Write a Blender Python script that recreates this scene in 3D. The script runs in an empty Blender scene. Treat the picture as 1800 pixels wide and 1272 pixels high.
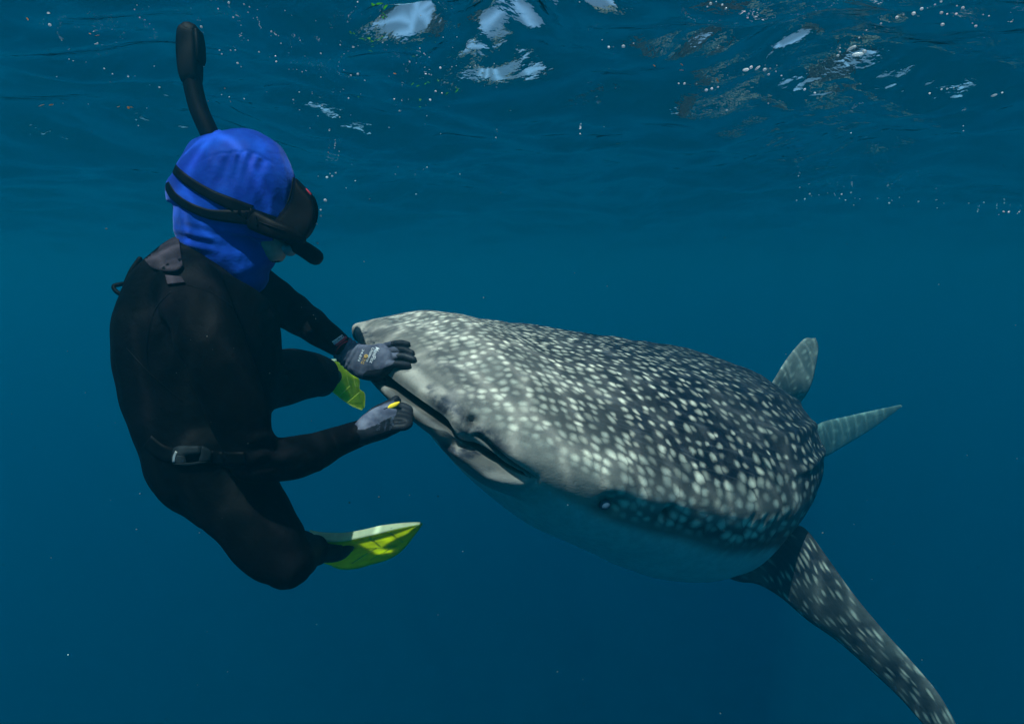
import bpy, bmesh, math, random
import numpy as np
from mathutils import Vector, Matrix
from mathutils.bvhtree import BVHTree

random.seed(7); RNG = np.random.default_rng(7)
scn = bpy.context.scene
col = scn.collection

# ------------------------------------------------------------------ camera, sky, sun, exposure
F, PITCH = 1100.0, math.radians(8.07)
CAM = np.array([0.0, 0.0, -0.65])                      # 65 cm under the surface (z = 0)
FW = np.array([0, math.cos(PITCH), -math.sin(PITCH)]); RT = np.array([1.0, 0, 0]); UP = np.array([0, math.sin(PITCH), math.cos(PITCH)])
cd = bpy.data.cameras.new('camera'); cam = bpy.data.objects.new('camera', cd); col.objects.link(cam)
cam.location = CAM; cam.rotation_euler = (math.pi / 2 - PITCH, 0, 0)
cd.sensor_width = 36; cd.lens = 36 * F / 1800; cd.clip_start = 0.05; cd.clip_end = 400
scn.camera = cam

SUN = np.array([-0.17, -0.42, 0.90]); SUN /= np.linalg.norm(SUN)
wd = bpy.data.worlds.new('World'); scn.world = wd; wd.use_nodes = True
nt = wd.node_tree; bg = nt.nodes['Background']
sk = nt.nodes.new('ShaderNodeTexSky'); sk.sky_type = 'NISHITA'; sk.sun_disc = False
sk.sun_elevation = math.asin(SUN[2]); sk.sun_rotation = math.atan2(SUN[0], SUN[1])
nt.links.new(sk.outputs[0], bg.inputs[0]); bg.inputs[1].default_value = 0.09
sl = bpy.data.lights.new('sun', 'SUN'); sl.energy = 5.0; sl.angle = math.radians(0.5); sl.color = (1.0, 0.86, 0.79)
so = bpy.data.objects.new('sun', sl); col.objects.link(so)
so.rotation_euler = Vector(SUN).to_track_quat('Z', 'Y').to_euler(); so.location = (-3, -2, 8)

scn.view_settings.view_transform = 'Standard'; scn.view_settings.look = 'None'
scn.view_settings.gamma = 1; scn.view_settings.use_curve_mapping = False
scn.view_settings.exposure = 0.5
cy = scn.cycles
cy.max_bounces = 8; cy.diffuse_bounces = 2; cy.glossy_bounces = 3; cy.transmission_bounces = 4
cy.volume_bounces = 2; cy.transparent_max_bounces = 12
cy.sample_clamp_indirect = 4; cy.caustics_reflective = False; cy.caustics_refractive = False
cy.use_denoising = True; cy.denoiser = 'OPENIMAGEDENOISE'

# ------------------------------------------------------------------ helpers
def P(px, py, d):
    """point of the place seen at photo pixel (px, py), d metres in front of the camera"""
    return CAM + d * (FW + RT * (px - 900) / F - UP * (py - 636) / F)
def proj(v):
    d = np.asarray(v) - CAM; z = d @ FW
    return np.stack([900 + F * (d @ RT) / z, 636 - F * (d @ UP) / z, z], -1)
def tag(o, label=None, cat=None, group=None, kind=None):
    if label: o['label'] = label
    if cat: o['category'] = cat
    if group: o['group'] = group
    if kind: o['kind'] = kind
    return o
def empty(name, loc):
    o = bpy.data.objects.new(name, None); col.objects.link(o); o.location = Vector(loc); o.empty_display_size = 0.1
    return o
def link_mesh(name, me, mat, parent=None, smooth=True):
    o = bpy.data.objects.new(name, me); col.objects.link(o)
    if mat is not None and not me.materials: me.materials.append(mat)
    if smooth: me.polygons.foreach_set('use_smooth', [True] * len(me.polygons))
    if parent is not None:
        o.parent = parent; o.matrix_parent_inverse = Matrix.Translation(-parent.location)
    return o
def mesh(name, V, Fc):
    me = bpy.data.meshes.new(name); me.from_pydata([tuple(map(float, v)) for v in V], [], [tuple(map(int, f)) for f in Fc]); me.update()
    return me
def obj(name, V, Fc, mat, parent=None, smooth=True):
    return link_mesh(name, mesh(name, V, Fc), mat, parent, smooth)
def nrm(v):
    v = np.asarray(v, float); return v / (np.linalg.norm(v) + 1e-12)
def cr(pts, n):
    """Catmull-Rom through the rows of pts"""
    pts = np.asarray(pts, float); m = len(pts)
    if m == 2: return np.stack([pts[0] + (pts[1] - pts[0]) * u for u in np.linspace(0, 1, n)])
    t = np.linspace(0, m - 1, n); i = np.clip(t.astype(int), 0, m - 2); u = (t - i)[:, None]
    g = lambda k: pts[np.clip(k, 0, m - 1)]
    p0, p1, p2, p3 = g(i - 1), g(i), g(i + 1), g(i + 2)
    return 0.5 * (2 * p1 + (p2 - p0) * u + (2 * p0 - 5 * p1 + 4 * p2 - p3) * u ** 2 + (3 * p1 - p0 - 3 * p2 + p3) * u ** 3)
def tube(C, ra, rb=None, n=16, ref=None, caps=True, sq=1.0):
    """rings of half-axes ra (across, in the picture-parallel plane) and rb (along ref) on the path C; rounded caps"""
    C = np.asarray(C, float); m = len(C); ra = np.broadcast_to(np.asarray(ra, float), (m,)).copy()
    rb = ra.copy() if rb is None else np.broadcast_to(np.asarray(rb, float), (m,)).copy()
    ref = FW if ref is None else np.asarray(ref, float)
    T = np.gradient(C, axis=0)
    if caps:
        C2, A2, B2, T2 = [], [], [], []
        for k in (0, 1, 2):
            f = math.sin(math.pi / 2 * (k + 0.3) / 3.3); e = math.cos(math.pi / 2 * (k + 0.3) / 3.3)
            C2.append(C[0] - nrm(T[0]) * min(ra[0], rb[0]) * e); A2.append(ra[0] * f); B2.append(rb[0] * f); T2.append(T[0])
        C2 += list(C); A2 += list(ra); B2 += list(rb); T2 += list(T)
        for k in (2, 1, 0):
            f = math.sin(math.pi / 2 * (k + 0.3) / 3.3); e = math.cos(math.pi / 2 * (k + 0.3) / 3.3)
            C2.append(C[-1] + nrm(T[-1]) * min(ra[-1], rb[-1]) * e); A2.append(ra[-1] * f); B2.append(rb[-1] * f); T2.append(T[-1])
        C, ra, rb, T = np.array(C2), np.array(A2), np.array(B2), np.array(T2); m = len(C)
    V = []; a = np.linspace(0, 2 * math.pi, n, endpoint=False)
    ca, sa = np.cos(a), np.sin(a)
    ca = np.sign(ca) * np.abs(ca) ** sq; sa = np.sign(sa) * np.abs(sa) ** sq
    for k in range(m):
        t = nrm(T[k]); r = ref - t * (ref @ t)
        if np.linalg.norm(r) < 0.15: r = UP - t * (UP @ t)
        r = nrm(r); s = np.cross(t, r)
        V.append(C[k] + ra[k] * ca[:, None] * s + rb[k] * sa[:, None] * r)
    V = np.concatenate(V); Fc = []
    for k in range(m - 1):
        for j in range(n):
            Fc.append((k * n + j, k * n + (j + 1) % n, (k + 1) * n + (j + 1) % n, (k + 1) * n + j))
    Fc.append(tuple(range(n - 1, -1, -1))); Fc.append(tuple(range((m - 1) * n, m * n)))
    return V, Fc
def joined(parts):
    V, Fc, k = [], [], 0
    for v, f in parts:
        V.append(np.asarray(v)); Fc += [tuple(i + k for i in q) for q in f]; k += len(v)
    return np.concatenate(V), Fc
def limb(px, n=24, sq=1.0):
    """px rows: (px, py, depth, half width in pixels, half depth in metres)"""
    q = cr(px, n); C = np.stack([P(*r[:3]) for r in q])
    return tube(C, q[:, 3] * q[:, 2] / F, q[:, 4], n=20, sq=sq)
def fuse(name, parts, voxel, smooth=6):
    """union of closed shells grown into ONE continuous surface"""
    V, Fc = joined(parts); me = mesh(name, V, Fc)
    bm = bmesh.new(); bm.from_mesh(me); bmesh.ops.recalc_face_normals(bm, faces=bm.faces); bm.to_mesh(me); bm.free()
    o = bpy.data.objects.new(name + '_tmp', me); col.objects.link(o)
    m = o.modifiers.new('r', 'REMESH'); m.mode = 'VOXEL'; m.voxel_size = voxel
    s = o.modifiers.new('s', 'SMOOTH'); s.factor = 0.5; s.iterations = smooth
    dg = bpy.context.evaluated_depsgraph_get(); ev = o.evaluated_get(dg)
    out = bpy.data.meshes.new_from_object(ev); out.name = name
    bpy.data.objects.remove(o); bpy.data.meshes.remove(me)
    return out
def verts(me):
    a = np.empty(len(me.vertices) * 3); me.vertices.foreach_get('co', a); return a.reshape(-1, 3)
def normals(me):
    a = np.empty(len(me.vertices) * 3); me.vertices.foreach_get('normal', a); return a.reshape(-1, 3)
def setverts(me, V):
    me.vertices.foreach_set('co', np.ascontiguousarray(V, dtype=np.float32).ravel()); me.update()
def bvh_of(me):
    return BVHTree.FromPolygons([v.co.copy() for v in me.vertices], [tuple(p.vertices) for p in me.polygons])
def hit(b, px, py, fallback=None):
    d = nrm(P(px, py, 1.0) - CAM); loc, n, i, dist = b.ray_cast(Vector(CAM), Vector(d))
    if loc is None: return None if fallback is None else P(px, py, fallback)
    return np.array(loc)
def depth_at(b, px, py, fallback):
    h = hit(b, px, py)
    return fallback if h is None else float((h - CAM) @ FW)
def attr(me, name, val):
    val = np.asarray(val, np.float32)
    if val.ndim == 1:
        a = me.attributes.new(name, 'FLOAT', 'POINT'); a.data.foreach_set('value', val)
    else:
        a = me.attributes.new(name, 'FLOAT_VECTOR', 'POINT'); a.data.foreach_set('vector', np.ascontiguousarray(val).ravel())
def ss(a, b, x):
    u = np.clip((x - a) / (b - a), 0, 1); return u * u * (3 - 2 * u)
def vnoise(p, s, seed=0):
    """cheap smooth 3-D noise, about -1..1"""
    r = np.random.default_rng(seed); out = 0
    for k in range(7):
        w = r.normal(size=3) * s; out = out + np.sin(p @ w + r.uniform(0, 6.28))
    return out / 3.0

# ------------------------------------------------------------------ materials
class NT:
    def __init__(s, name):
        s.m = bpy.data.materials.new(name); s.m.use_nodes = True; s.t = s.m.node_tree; s.t.nodes.clear()
        s.out = s.n('ShaderNodeOutputMaterial')
    def n(s, k, **kw):
        o = s.t.nodes.new(k)
        for a, b in kw.items(): setattr(o, a, b)
        return o
    def l(s, a, b): s.t.links.new(a, b)
    def put(s, sock, v):
        if hasattr(v, 'is_output') or isinstance(v, bpy.types.NodeSocket): s.l(v, sock)
        else: sock.default_value = v
    def math(s, op, a, b=None, c=None, clamp=False):
        o = s.n('ShaderNodeMath', operation=op, use_clamp=clamp)
        for i, v in enumerate((a, b, c)):
            if v is not None: s.put(o.inputs[i], v)
        return o.outputs[0]
    def ramp(s, x, lo, hi, a=0.0, b=1.0):
        o = s.n('ShaderNodeMapRange', interpolation_type='SMOOTHSTEP')
        s.put(o.inputs[0], x)
        for i, v in enumerate((lo, hi, a, b)): s.put(o.inputs[1 + i], v)
        return o.outputs[0]
    def mix(s, f, a, b):
        o = s.n('ShaderNodeMix', data_type='RGBA')
        s.put(o.inputs[0], f); s.put(o.inputs[6], a); s.put(o.inputs[7], b); return o.outputs[2]
    def attr(s, name): return s.n('ShaderNodeAttribute', attribute_name=name)
    def noise(s, vec, scale, detail=3, rough=0.5, dim='3D'):
        o = s.n('ShaderNodeTexNoise', noise_dimensions=dim)
        if vec is not None: s.l(vec, o.inputs['Vector'])
        o.inputs['Scale'].default_value = scale; o.inputs['Detail'].default_value = detail; o.inputs['Roughness'].default_value = rough
        return o
    def pos(s): return s.n('ShaderNodeNewGeometry').outputs['Position']
    def bump(s, h, strength, dist):
        o = s.n('ShaderNodeBump'); o.inputs['Strength'].default_value = strength; o.inputs['Distance'].default_value = dist
        s.l(h, o.inputs['Height']); return o.outputs[0]
    def bsdf(s, **kw):
        o = s.n('ShaderNodeBsdfPrincipled'); o.inputs['Specular IOR Level'].default_value = 0.06   # wet surfaces reflect little under water
        for a, b in kw.items(): s.put(o.inputs[a.replace('_', ' ')], b)
        return o
    def done(s, sh): s.l(sh, s.out.inputs['Surface']); return s.m
def c4(r, g, b): return (r, g, b, 1)

def simple(name, c, rough=0.6, var=0.25, scale=30, bump=0.0, bscale=200, **kw):
    k = NT(name); p = k.pos(); n = k.noise(p, scale, 4)
    f = k.ramp(n.outputs[0], 0.3, 0.7)
    cc = k.mix(f, c4(*[x * (1 - var) for x in c]), c4(*[min(1, x * (1 + var)) for x in c]))
    b = k.bsdf(Base_Color=cc, Roughness=rough, **kw)
    if bump: k.l(k.bump(k.noise(p, bscale, 3).outputs[0], bump, 0.002), b.inputs['Normal'])
    return k.done(b.outputs[0])

def mat_water_surface():
    k = NT('water_surface'); p = k.pos()
    # ripples too small for the mesh
    rip = k.noise(p, 9, 4, 0.55); w2 = k.n('ShaderNodeTexWave', wave_type='BANDS', bands_direction='DIAGONAL')
    k.l(p, w2.inputs['Vector']); w2.inputs['Scale'].default_value = 2.6; w2.inputs['Distortion'].default_value = 9; w2.inputs['Detail'].default_value = 3; w2.inputs['Detail Scale'].default_value = 1.6
    patch = k.ramp(k.noise(p, 0.9, 2).outputs[0], 0.42, 0.62)
    h = k.math('ADD', k.math('MULTIPLY', rip.outputs[0], 0.8), k.math('MULTIPLY', k.math('MULTIPLY', w2.outputs['Fac'], patch), 0.5))
    nm = k.bump(h, 0.62, 0.018)
    # painted caustics: a Voronoi net in the transmission colour patterns the sunlight
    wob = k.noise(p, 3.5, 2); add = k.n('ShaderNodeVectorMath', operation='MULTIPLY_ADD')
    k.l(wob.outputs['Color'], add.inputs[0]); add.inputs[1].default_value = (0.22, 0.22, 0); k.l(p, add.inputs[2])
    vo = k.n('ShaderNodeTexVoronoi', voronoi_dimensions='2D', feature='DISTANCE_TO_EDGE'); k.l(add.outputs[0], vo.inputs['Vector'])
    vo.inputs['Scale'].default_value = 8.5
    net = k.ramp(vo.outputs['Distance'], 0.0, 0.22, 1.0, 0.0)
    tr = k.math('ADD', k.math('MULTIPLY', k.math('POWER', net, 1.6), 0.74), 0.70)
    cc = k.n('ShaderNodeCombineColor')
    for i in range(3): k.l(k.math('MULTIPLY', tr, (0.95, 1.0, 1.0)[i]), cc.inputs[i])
    T = k.n('ShaderNodeBsdfTransparent'); k.l(cc.outputs[0], T.inputs[0])
    G = k.n('ShaderNodeBsdfGlossy'); G.inputs['Roughness'].default_value = 0.03; G.inputs['Color'].default_value = c4(.97, .98, 1); k.l(nm, G.inputs['Normal'])
    fr = k.n('ShaderNodeFresnel'); fr.inputs['IOR'].default_value = 1.33; k.l(nm, fr.inputs['Normal'])
    mx = k.n('ShaderNodeMixShader'); k.l(fr.outputs[0], mx.inputs[0]); k.l(T.outputs[0], mx.inputs[1]); k.l(G.outputs[0], mx.inputs[2])
    return k.done(mx.outputs[0])

def mat_haze():
    m = bpy.data.materials.new('haze'); m.use_nodes = True; t = m.node_tree; t.nodes.clear()
    o = t.nodes.new('ShaderNodeOutputMaterial'); v = t.nodes.new('ShaderNodeVolumePrincipled')
    v.inputs['Density'].default_value = 0.22
    v.inputs['Color'].default_value = c4(0.001, 0.222, 0.322)
    v.inputs['Absorption Color'].default_value = c4(0.0, 0.47, 0.68)
    v.inputs['Anisotropy'].default_value = 0.65
    t.links.new(v.outputs[0], o.inputs['Volume']); return m

def mat_shark():
    k = NT('whale_shark_skin'); pat = k.attr('pat').outputs['Vector']; zo = k.n('ShaderNodeSeparateXYZ'); k.l(k.attr('zone').outputs['Vector'], zo.inputs[0])
    z2 = k.n('ShaderNodeSeparateXYZ'); k.l(k.attr('zone_two').outputs['Vector'], z2.inputs[0])
    p = k.attr('canon').outputs['Vector']
    lig, spo, bel = zo.outputs; mouth, mott, band = z2.outputs
    wob = k.noise(pat, 0.8, 2); add = k.n('ShaderNodeVectorMath', operation='MULTIPLY_ADD')
    k.l(wob.outputs['Color'], add.inputs[0]); add.inputs[1].default_value = (0.7, 0.7, 0); k.l(pat, add.inputs[2])
    vo = k.n('ShaderNodeTexVoronoi', voronoi_dimensions='2D', feature='F1'); k.l(add.outputs[0], vo.inputs['Vector']); vo.inputs['Scale'].default_value = 1; vo.inputs['Randomness'].default_value = 0.62
    sc = k.n('ShaderNodeSeparateColor'); k.l(vo.outputs['Color'], sc.inputs[0])
    size = k.math('ADD', k.math('MULTIPLY', sc.outputs[0], 0.15), 0.28)
    size = k.math('MULTIPLY', size, k.attr('spot_size').outputs['Fac'])
    edge = k.noise(pat, 5, 2)
    dist = k.math('ADD', vo.outputs['Distance'], k.math('MULTIPLY', k.math('SUBTRACT', edge.outputs[0], 0.5), 0.16))
    spot = k.ramp(dist, k.math('MULTIPLY', size, 0.16), k.math('MULTIPLY', size, 1.52), 1.0, 0.0)
    spot = k.math('MULTIPLY', spot, k.ramp(sc.outputs[1], 0.05, 0.6, 0.45, 1.0))
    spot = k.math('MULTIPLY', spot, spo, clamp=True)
    big = k.noise(p, 7, 4, 0.6); fine = k.noise(p, 38, 4, 0.65); grain = k.noise(p, 190, 2, 0.6)
    # ground: dark blue-grey back to grey-tan cheek
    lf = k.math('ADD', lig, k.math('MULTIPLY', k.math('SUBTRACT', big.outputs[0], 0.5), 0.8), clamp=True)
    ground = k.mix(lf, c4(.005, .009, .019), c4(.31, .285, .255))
    ground = k.mix(k.math('MULTIPLY', k.ramp(fine.outputs[0], .35, .75), 0.22), ground, c4(.06, .068, .085))
    # pale lines running between the spot rows
    wv = k.noise(pat, 1.0, 1); sx = k.n('ShaderNodeMapping'); k.l(pat, sx.inputs[0]); sx.inputs['Scale'].default_value = (0.16, 1.5, 1)
    ln = k.noise(sx.outputs[0], 1.6, 3, 0.6)
    ground = k.mix(k.math('MULTIPLY', k.math('MULTIPLY', k.ramp(ln.outputs[0], .5, .68), 0.32), spo), ground, c4(.14, .15, .17))
    # dark mottling of lips and snout
    mt = k.noise(p, 16, 4, 0.6)
    ground = k.mix(k.math('MULTIPLY', k.ramp(mt.outputs[0], .44, .62), mott), ground, c4(.035, .04, .055))
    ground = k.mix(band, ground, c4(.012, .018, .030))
    spcol = k.mix(k.ramp(big.outputs[0], .35, .65), c4(.74, .69, .57), c4(.55, .53, .46))
    cc = k.mix(spot, ground, spcol)
    bc = k.mix(k.ramp(fine.outputs[0], .3, .7), c4(.42, .45, .46), c4(.56, .58, .57))
    cc = k.mix(bel, cc, bc)
    cc = k.mix(mouth, cc, c4(.006, .007, .009))  # near-black painted into the mouth slit and other recesses
    cc = k.mix(k.math('MULTIPLY', k.ramp(grain.outputs[0], .3, .7), 0.10), cc, c4(.05, .05, .055))
    b = k.bsdf(Base_Color=cc, Roughness=0.5, Specular_IOR_Level=0.10)
    hh = k.math('ADD', k.math('MULTIPLY', grain.outputs[0], 0.5), k.math('MULTIPLY', fine.outputs[0], 1.0))
    k.l(k.bump(hh, 0.35, 0.004), b.inputs['Normal'])
    return k.done(b.outputs[0])

def mat_wetsuit():
    k = NT('wetsuit_neoprene'); p = k.pos(); n = k.noise(p, 6, 4); w = k.noise(p, 420, 2)
    cc = k.mix(k.ramp(n.outputs[0], .4, .65), c4(.0005, .0008, .0014), c4(.0030, .0026, .0042))
    b = k.bsdf(Base_Color=cc, Roughness=0.7)
    h = k.math('ADD', k.math('MULTIPLY', k.noise(p, 26, 3).outputs[0], 1.0), k.math('MULTIPLY', w.outputs[0], 0.08))
    k.l(k.bump(h, 0.5, 0.010), b.inputs['Normal']); return k.done(b.outputs[0])

def mat_hood():
    k = NT('blue_lycra'); p = k.pos(); n = k.noise(p, 11, 3); w = k.noise(p, 900, 2)
    cc = k.mix(k.ramp(n.outputs[0], .35, .65), c4(.002, .026, .29), c4(.005, .062, .45))
    b = k.bsdf(Base_Color=cc, Roughness=0.6, Sheen_Weight=0.22, Sheen_Tint=c4(.35, .5, 1))
    h = k.math('ADD', k.math('MULTIPLY', k.noise(p, 22, 3).outputs[0], 1.0), k.math('MULTIPLY', w.outputs[0], 0.05))
    k.l(k.bump(h, 0.45, 0.010), b.inputs['Normal']); return k.done(b.outputs[0])

def mat_glove():
    k = NT('knit_glove'); p = k.pos(); co = k.attr('coat_shade').outputs['Fac']; n = k.noise(p, 60, 4)
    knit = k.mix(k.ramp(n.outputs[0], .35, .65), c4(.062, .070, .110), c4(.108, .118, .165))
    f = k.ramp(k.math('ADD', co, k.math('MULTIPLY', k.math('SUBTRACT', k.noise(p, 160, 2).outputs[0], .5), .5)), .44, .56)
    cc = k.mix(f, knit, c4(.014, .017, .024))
    r = k.math('SUBTRACT', 0.75, k.math('MULTIPLY', f, 0.3))
    b = k.bsdf(Base_Color=cc, Roughness=r, Specular_IOR_Level=0.1)
    h = k.math('ADD', k.noise(p, 110, 3).outputs[0], k.math('MULTIPLY', k.noise(p, 900, 1).outputs[0], .3))
    k.l(k.bump(h, 0.4, 0.002), b.inputs['Normal']); return k.done(b.outputs[0])

def mat_fin(name, c, tr, gloss=0.35, thru=0.7):
    k = NT(name); p = k.pos(); n = k.noise(p, 40, 3)
    cc = k.mix(k.ramp(n.outputs[0], .3, .7), c4(*[x * .86 for x in c]), c4(*c))
    ct = k.mix(k.ramp(n.outputs[0], .3, .7), c4(*[x * .86 for x in tr]), c4(*tr))
    d = k.bsdf(Base_Color=cc, Roughness=gloss, Specular_IOR_Level=0.1); t = k.n('ShaderNodeBsdfTranslucent'); k.l(ct, t.inputs[0])
    mx = k.n('ShaderNodeMixShader'); mx.inputs[0].default_value = thru
    k.l(d.outputs[0], mx.inputs[1]); k.l(t.outputs[0], mx.inputs[2]); return k.done(mx.outputs[0])

def mat_bubble(name, c=(.9, .95, 1.0)):
    k = NT(name); p = k.pos(); n = k.noise(p, 40, 2)
    cc = k.mix(n.outputs[0], c4(*[x * .8 for x in c]), c4(*c))
    t = k.n('ShaderNodeBsdfTranslucent'); k.l(cc, t.inputs[0])
    g = k.bsdf(Base_Color=cc, Roughness=0.12, Specular_IOR_Level=0.8)
    mx = k.n('ShaderNodeMixShader'); mx.inputs[0].default_value = 0.55
    k.l(g.outputs[0], mx.inputs[1]); k.l(t.outputs[0], mx.inputs[2]); return k.done(mx.outputs[0])

M = dict(surface=mat_water_surface(), haze=mat_haze(), shark=mat_shark(), suit=mat_wetsuit(), hood=mat_hood(), glove=mat_glove(),
         fin=mat_fin('yellow_fin_blade', (.62, .74, .03), (.95, .99, .05), thru=.9), rail=mat_fin('pale_fin_rail', (.84, .88, .60), (.75, .85, .40), thru=.35),
         rib=mat_fin('yellow_fin_rib', (.80, .90, .25), (.98, 1.0, .30), thru=.9),
         black=simple('black_rubber', (.0014, .0017, .0024), .55, .2, 40, .15, 300), dark=simple('dark_strap', (.003, .003, .0045), .5, .3, 60, .3, 400),
         panel=simple('grey_neoprene_panel', (.034, .028, .038), .75, .3, 30, .4, 260), pocket=simple('dark_green_rubber', (.012, .030, .030), .45, .3, 40, .2, 200),
         steel=simple('steel', (.45, .46, .46), .3, .15, 40, Metallic=0.7), buckle=simple('slate_plastic', (.012, .017, .021), .5, .2, 60),
         white=simple('white_print', (.72, .74, .78), .6, .1, 90), red=simple('red_piping', (.42, .03, .05), .5, .2, 60), amber=simple('amber_print', (.62, .38, .12), .6, .2, 80),
         faint=simple('shaded_print', (.065, .085, .13), .6, .2, 80), yellow=simple('yellow_tag', (.80, .56, .03), .45, .15, 60), skin=simple('skin', (.42, .30, .25), .5, .15, 60),
         glass=simple('mask_lens', (.012, .018, .024), .06, .1, 20), silicone=simple('clear_silicone', (.30, .36, .38), .3, .2, 40),
         eye=simple('shark_eye', (.030, .065, .11), .5, .3, 60), sand=simple('sea_sand', (.30, .27, .20), .9, .3, .8, .4, 6),
         bubble=mat_bubble('bubble'), foam=mat_bubble('foam'), weed=mat_fin('green_weed', (.16, .42, .05), (.22, .60, .06)),
         amberleaf=mat_fin('amber_leaf', (.62, .34, .04), (.66, .40, .05)), mote=mat_bubble('mote', (.30, .36, .36)))

# ------------------------------------------------------------------ the sea: surface, water body, bed
def sea():
    n = 640; R = 58.0
    u = np.linspace(-1, 1, n); g = np.sign(u) * (np.abs(u) * 2.6 + (R - 2.6) * np.abs(u) ** 5)
    X, Y = np.meshgrid(g, g + 2.2 * (1 - np.abs(u) ** 3)); r = np.random.default_rng(3)
    Z = np.zeros_like(X)
    for i in range(46):
        lam = 0.22 * (3.4 / 0.22) ** (i / 45.0); kk = 2 * math.pi / lam
        ang = r.normal(math.radians(115), 0.75); ph = r.uniform(0, 6.28)
        amp = 0.0074 * lam ** 1.1 * r.uniform(.5, 1.4)
        warp = 0.35 * np.sin(X * 0.9 / lam ** .5 + r.uniform(0, 6)) + 0.35 * np.sin(Y * 0.8 / lam ** .5 + r.uniform(0, 6))
        q = kk * (X * math.cos(ang) + Y * math.sin(ang)) + ph + warp
        Z += amp * (np.sin(q) + 0.25 * np.sin(2 * q + 1.3)) * ss(60, 8 * lam + 4, np.hypot(X, Y - 2)) if lam < 6 else 0
    Z -= Z.mean()
    # two short steep wavelets of the wake: their far slopes are steep enough to let the sky through
    for bx, by, ang, ln, wd_, hh in ((.02, 1.80, 60, .28, .125, .112), (-.27, 1.80, 12, .10, .075, .064), (.66, 2.05, -15, .35, .13, .050), (1.22, 2.2, -22, .60, .24, .050)):
        ca_, sa_ = math.cos(math.radians(ang)), math.sin(math.radians(ang)); p_ = (X - bx) * ca_ - (Y - by) * sa_; q_ = (X - bx) * sa_ + (Y - by) * ca_
        q_ = q_ + .025 * np.sin(p_ * 19 + bx * 9) + .012 * np.sin(p_ * 43 + q_ * 20)
        Z += hh * np.exp(-(p_ / ln) ** 2 - (q_ / wd_) ** 2)
    V = np.stack([X, Y, Z], -1).reshape(-1, 3); i = np.arange(n * n).reshape(n, n)
    Fc = np.stack([i[:-1, :-1], i[:-1, 1:], i[1:, 1:], i[1:, :-1]], -1).reshape(-1, 4)
    me = bpy.data.meshes.new('water_surface'); me.vertices.add(len(V)); me.vertices.foreach_set('co', V.astype(np.float32).ravel())
    me.loops.add(Fc.size); me.loops.foreach_set('vertex_index', Fc.ravel().astype(np.int32)); me.polygons.add(len(Fc))
    me.polygons.foreach_set('loop_start', np.arange(0, Fc.size, 4, dtype=np.int32)); me.update(calc_edges=True); me.validate()
    tag(link_mesh('water', me, M['surface']), kind='structure')
    return Z
Z = sea()
SURF_TOP = float(Z.max())
obj('seabed', [(-58, -58, -22), (58, -58, -22), (58, 58, -22), (-58, 58, -22)], [(0, 1, 2, 3)], M['sand'], smooth=False)['kind'] = 'structure'
def box(x0, x1, y0, y1, z0, z1):
    V = [(x, y, z) for z in (z0, z1) for y in (y0, y1) for x in (x0, x1)]
    return V, [(0, 2, 3, 1), (4, 5, 7, 6), (0, 1, 5, 4), (2, 6, 7, 3), (0, 4, 6, 2), (1, 3, 7, 5)]
tag(obj('haze', *box(-60, 60, -60, 64, -23, SURF_TOP + 0.12), M['haze'], smooth=False), kind='stuff')

# ------------------------------------------------------------------ whale shark
SK = np.array([0, .02, .06, .12, .2, .3, .42, .6, .8, 1.0])
PV = np.array([0.2069,  0.3584,  0.6887, -0.2921,  1.4925, -0.9168,  0.1616, 0.7931, -0.5048,  0.0335, -0.053 ,  0.0959,  0.1296, -0.2897, -0.0257,  0.123 , -0.0745, -0.1187, -0.0156,  0.0067, -0.2761, 0.0128,  0.2009, -0.0112, -0.0071, -1.1544,  1.0205])
def _e(a): return np.exp(np.interp(SK, [0, .06, .2, .42, 1], a))
SW = np.array([.050, .062, .074, .084, .090, .088, .078, .050, .018, .006]) * _e(PV[10:15])
SU = np.array([.0160, .0288, .0398, .0535, .064, .072, .070, .045, .018, .008]) * _e(PV[15:20])
SD = np.array([.0118, .0198, .038, .052, .066, .074, .070, .045, .018, .008]) * _e(PV[20:25])
SL = 4.6 * math.exp(PV[6]); ST = PV[3:6] + np.array([0, 0, -.03])
def _rot(r):
    a = np.linalg.norm(r); q = r / a; K = np.array([[0, -q[2], q[1]], [q[2], 0, -q[0]], [-q[1], q[0], 0]])
    return np.eye(3) + math.sin(a) * K + (1 - math.cos(a)) * K @ K
SR = _rot(PV[0:3])
def herm(V, t):
    m = np.gradient(V, SK); i = np.clip(np.searchsorted(SK, t) - 1, 0, len(SK) - 2); h = SK[i + 1] - SK[i]; u = (t - SK[i]) / h
    return (2 * u ** 3 - 3 * u ** 2 + 1) * V[i] + (u ** 3 - 2 * u ** 2 + u) * h * m[i] + (-2 * u ** 3 + 3 * u ** 2) * V[i + 1] + (u ** 3 - u ** 2) * h * m[i + 1]
def spine(t):
    a, b, c = np.maximum(t - .2, 0) ** 2, np.maximum(.2 - t, 0) ** 2, np.maximum(t - .45, 0) ** 2
    return np.stack([t, PV[7] * a + PV[25] * c, PV[8] * a + PV[9] * b * 8 + PV[26] * c], -1)
def spoint(t, y, z):
    """canonical (t along the body, y to its right, z up, all in body lengths) -> world"""
    t, y, z = map(np.asarray, (t, y, z)); s = spine(t); T = spine(t + 1e-3) - spine(t - 1e-3); T /= np.linalg.norm(T, axis=-1, keepdims=True)
    Y = np.stack([-T[..., 1], T[..., 0], 0 * T[..., 0]], -1); Y /= np.linalg.norm(Y, axis=-1, keepdims=True); Zz = np.cross(T, Y)
    return ST + SL * ((s + Y * y[..., None] + Zz * z[..., None]) @ SR.T)

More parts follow.
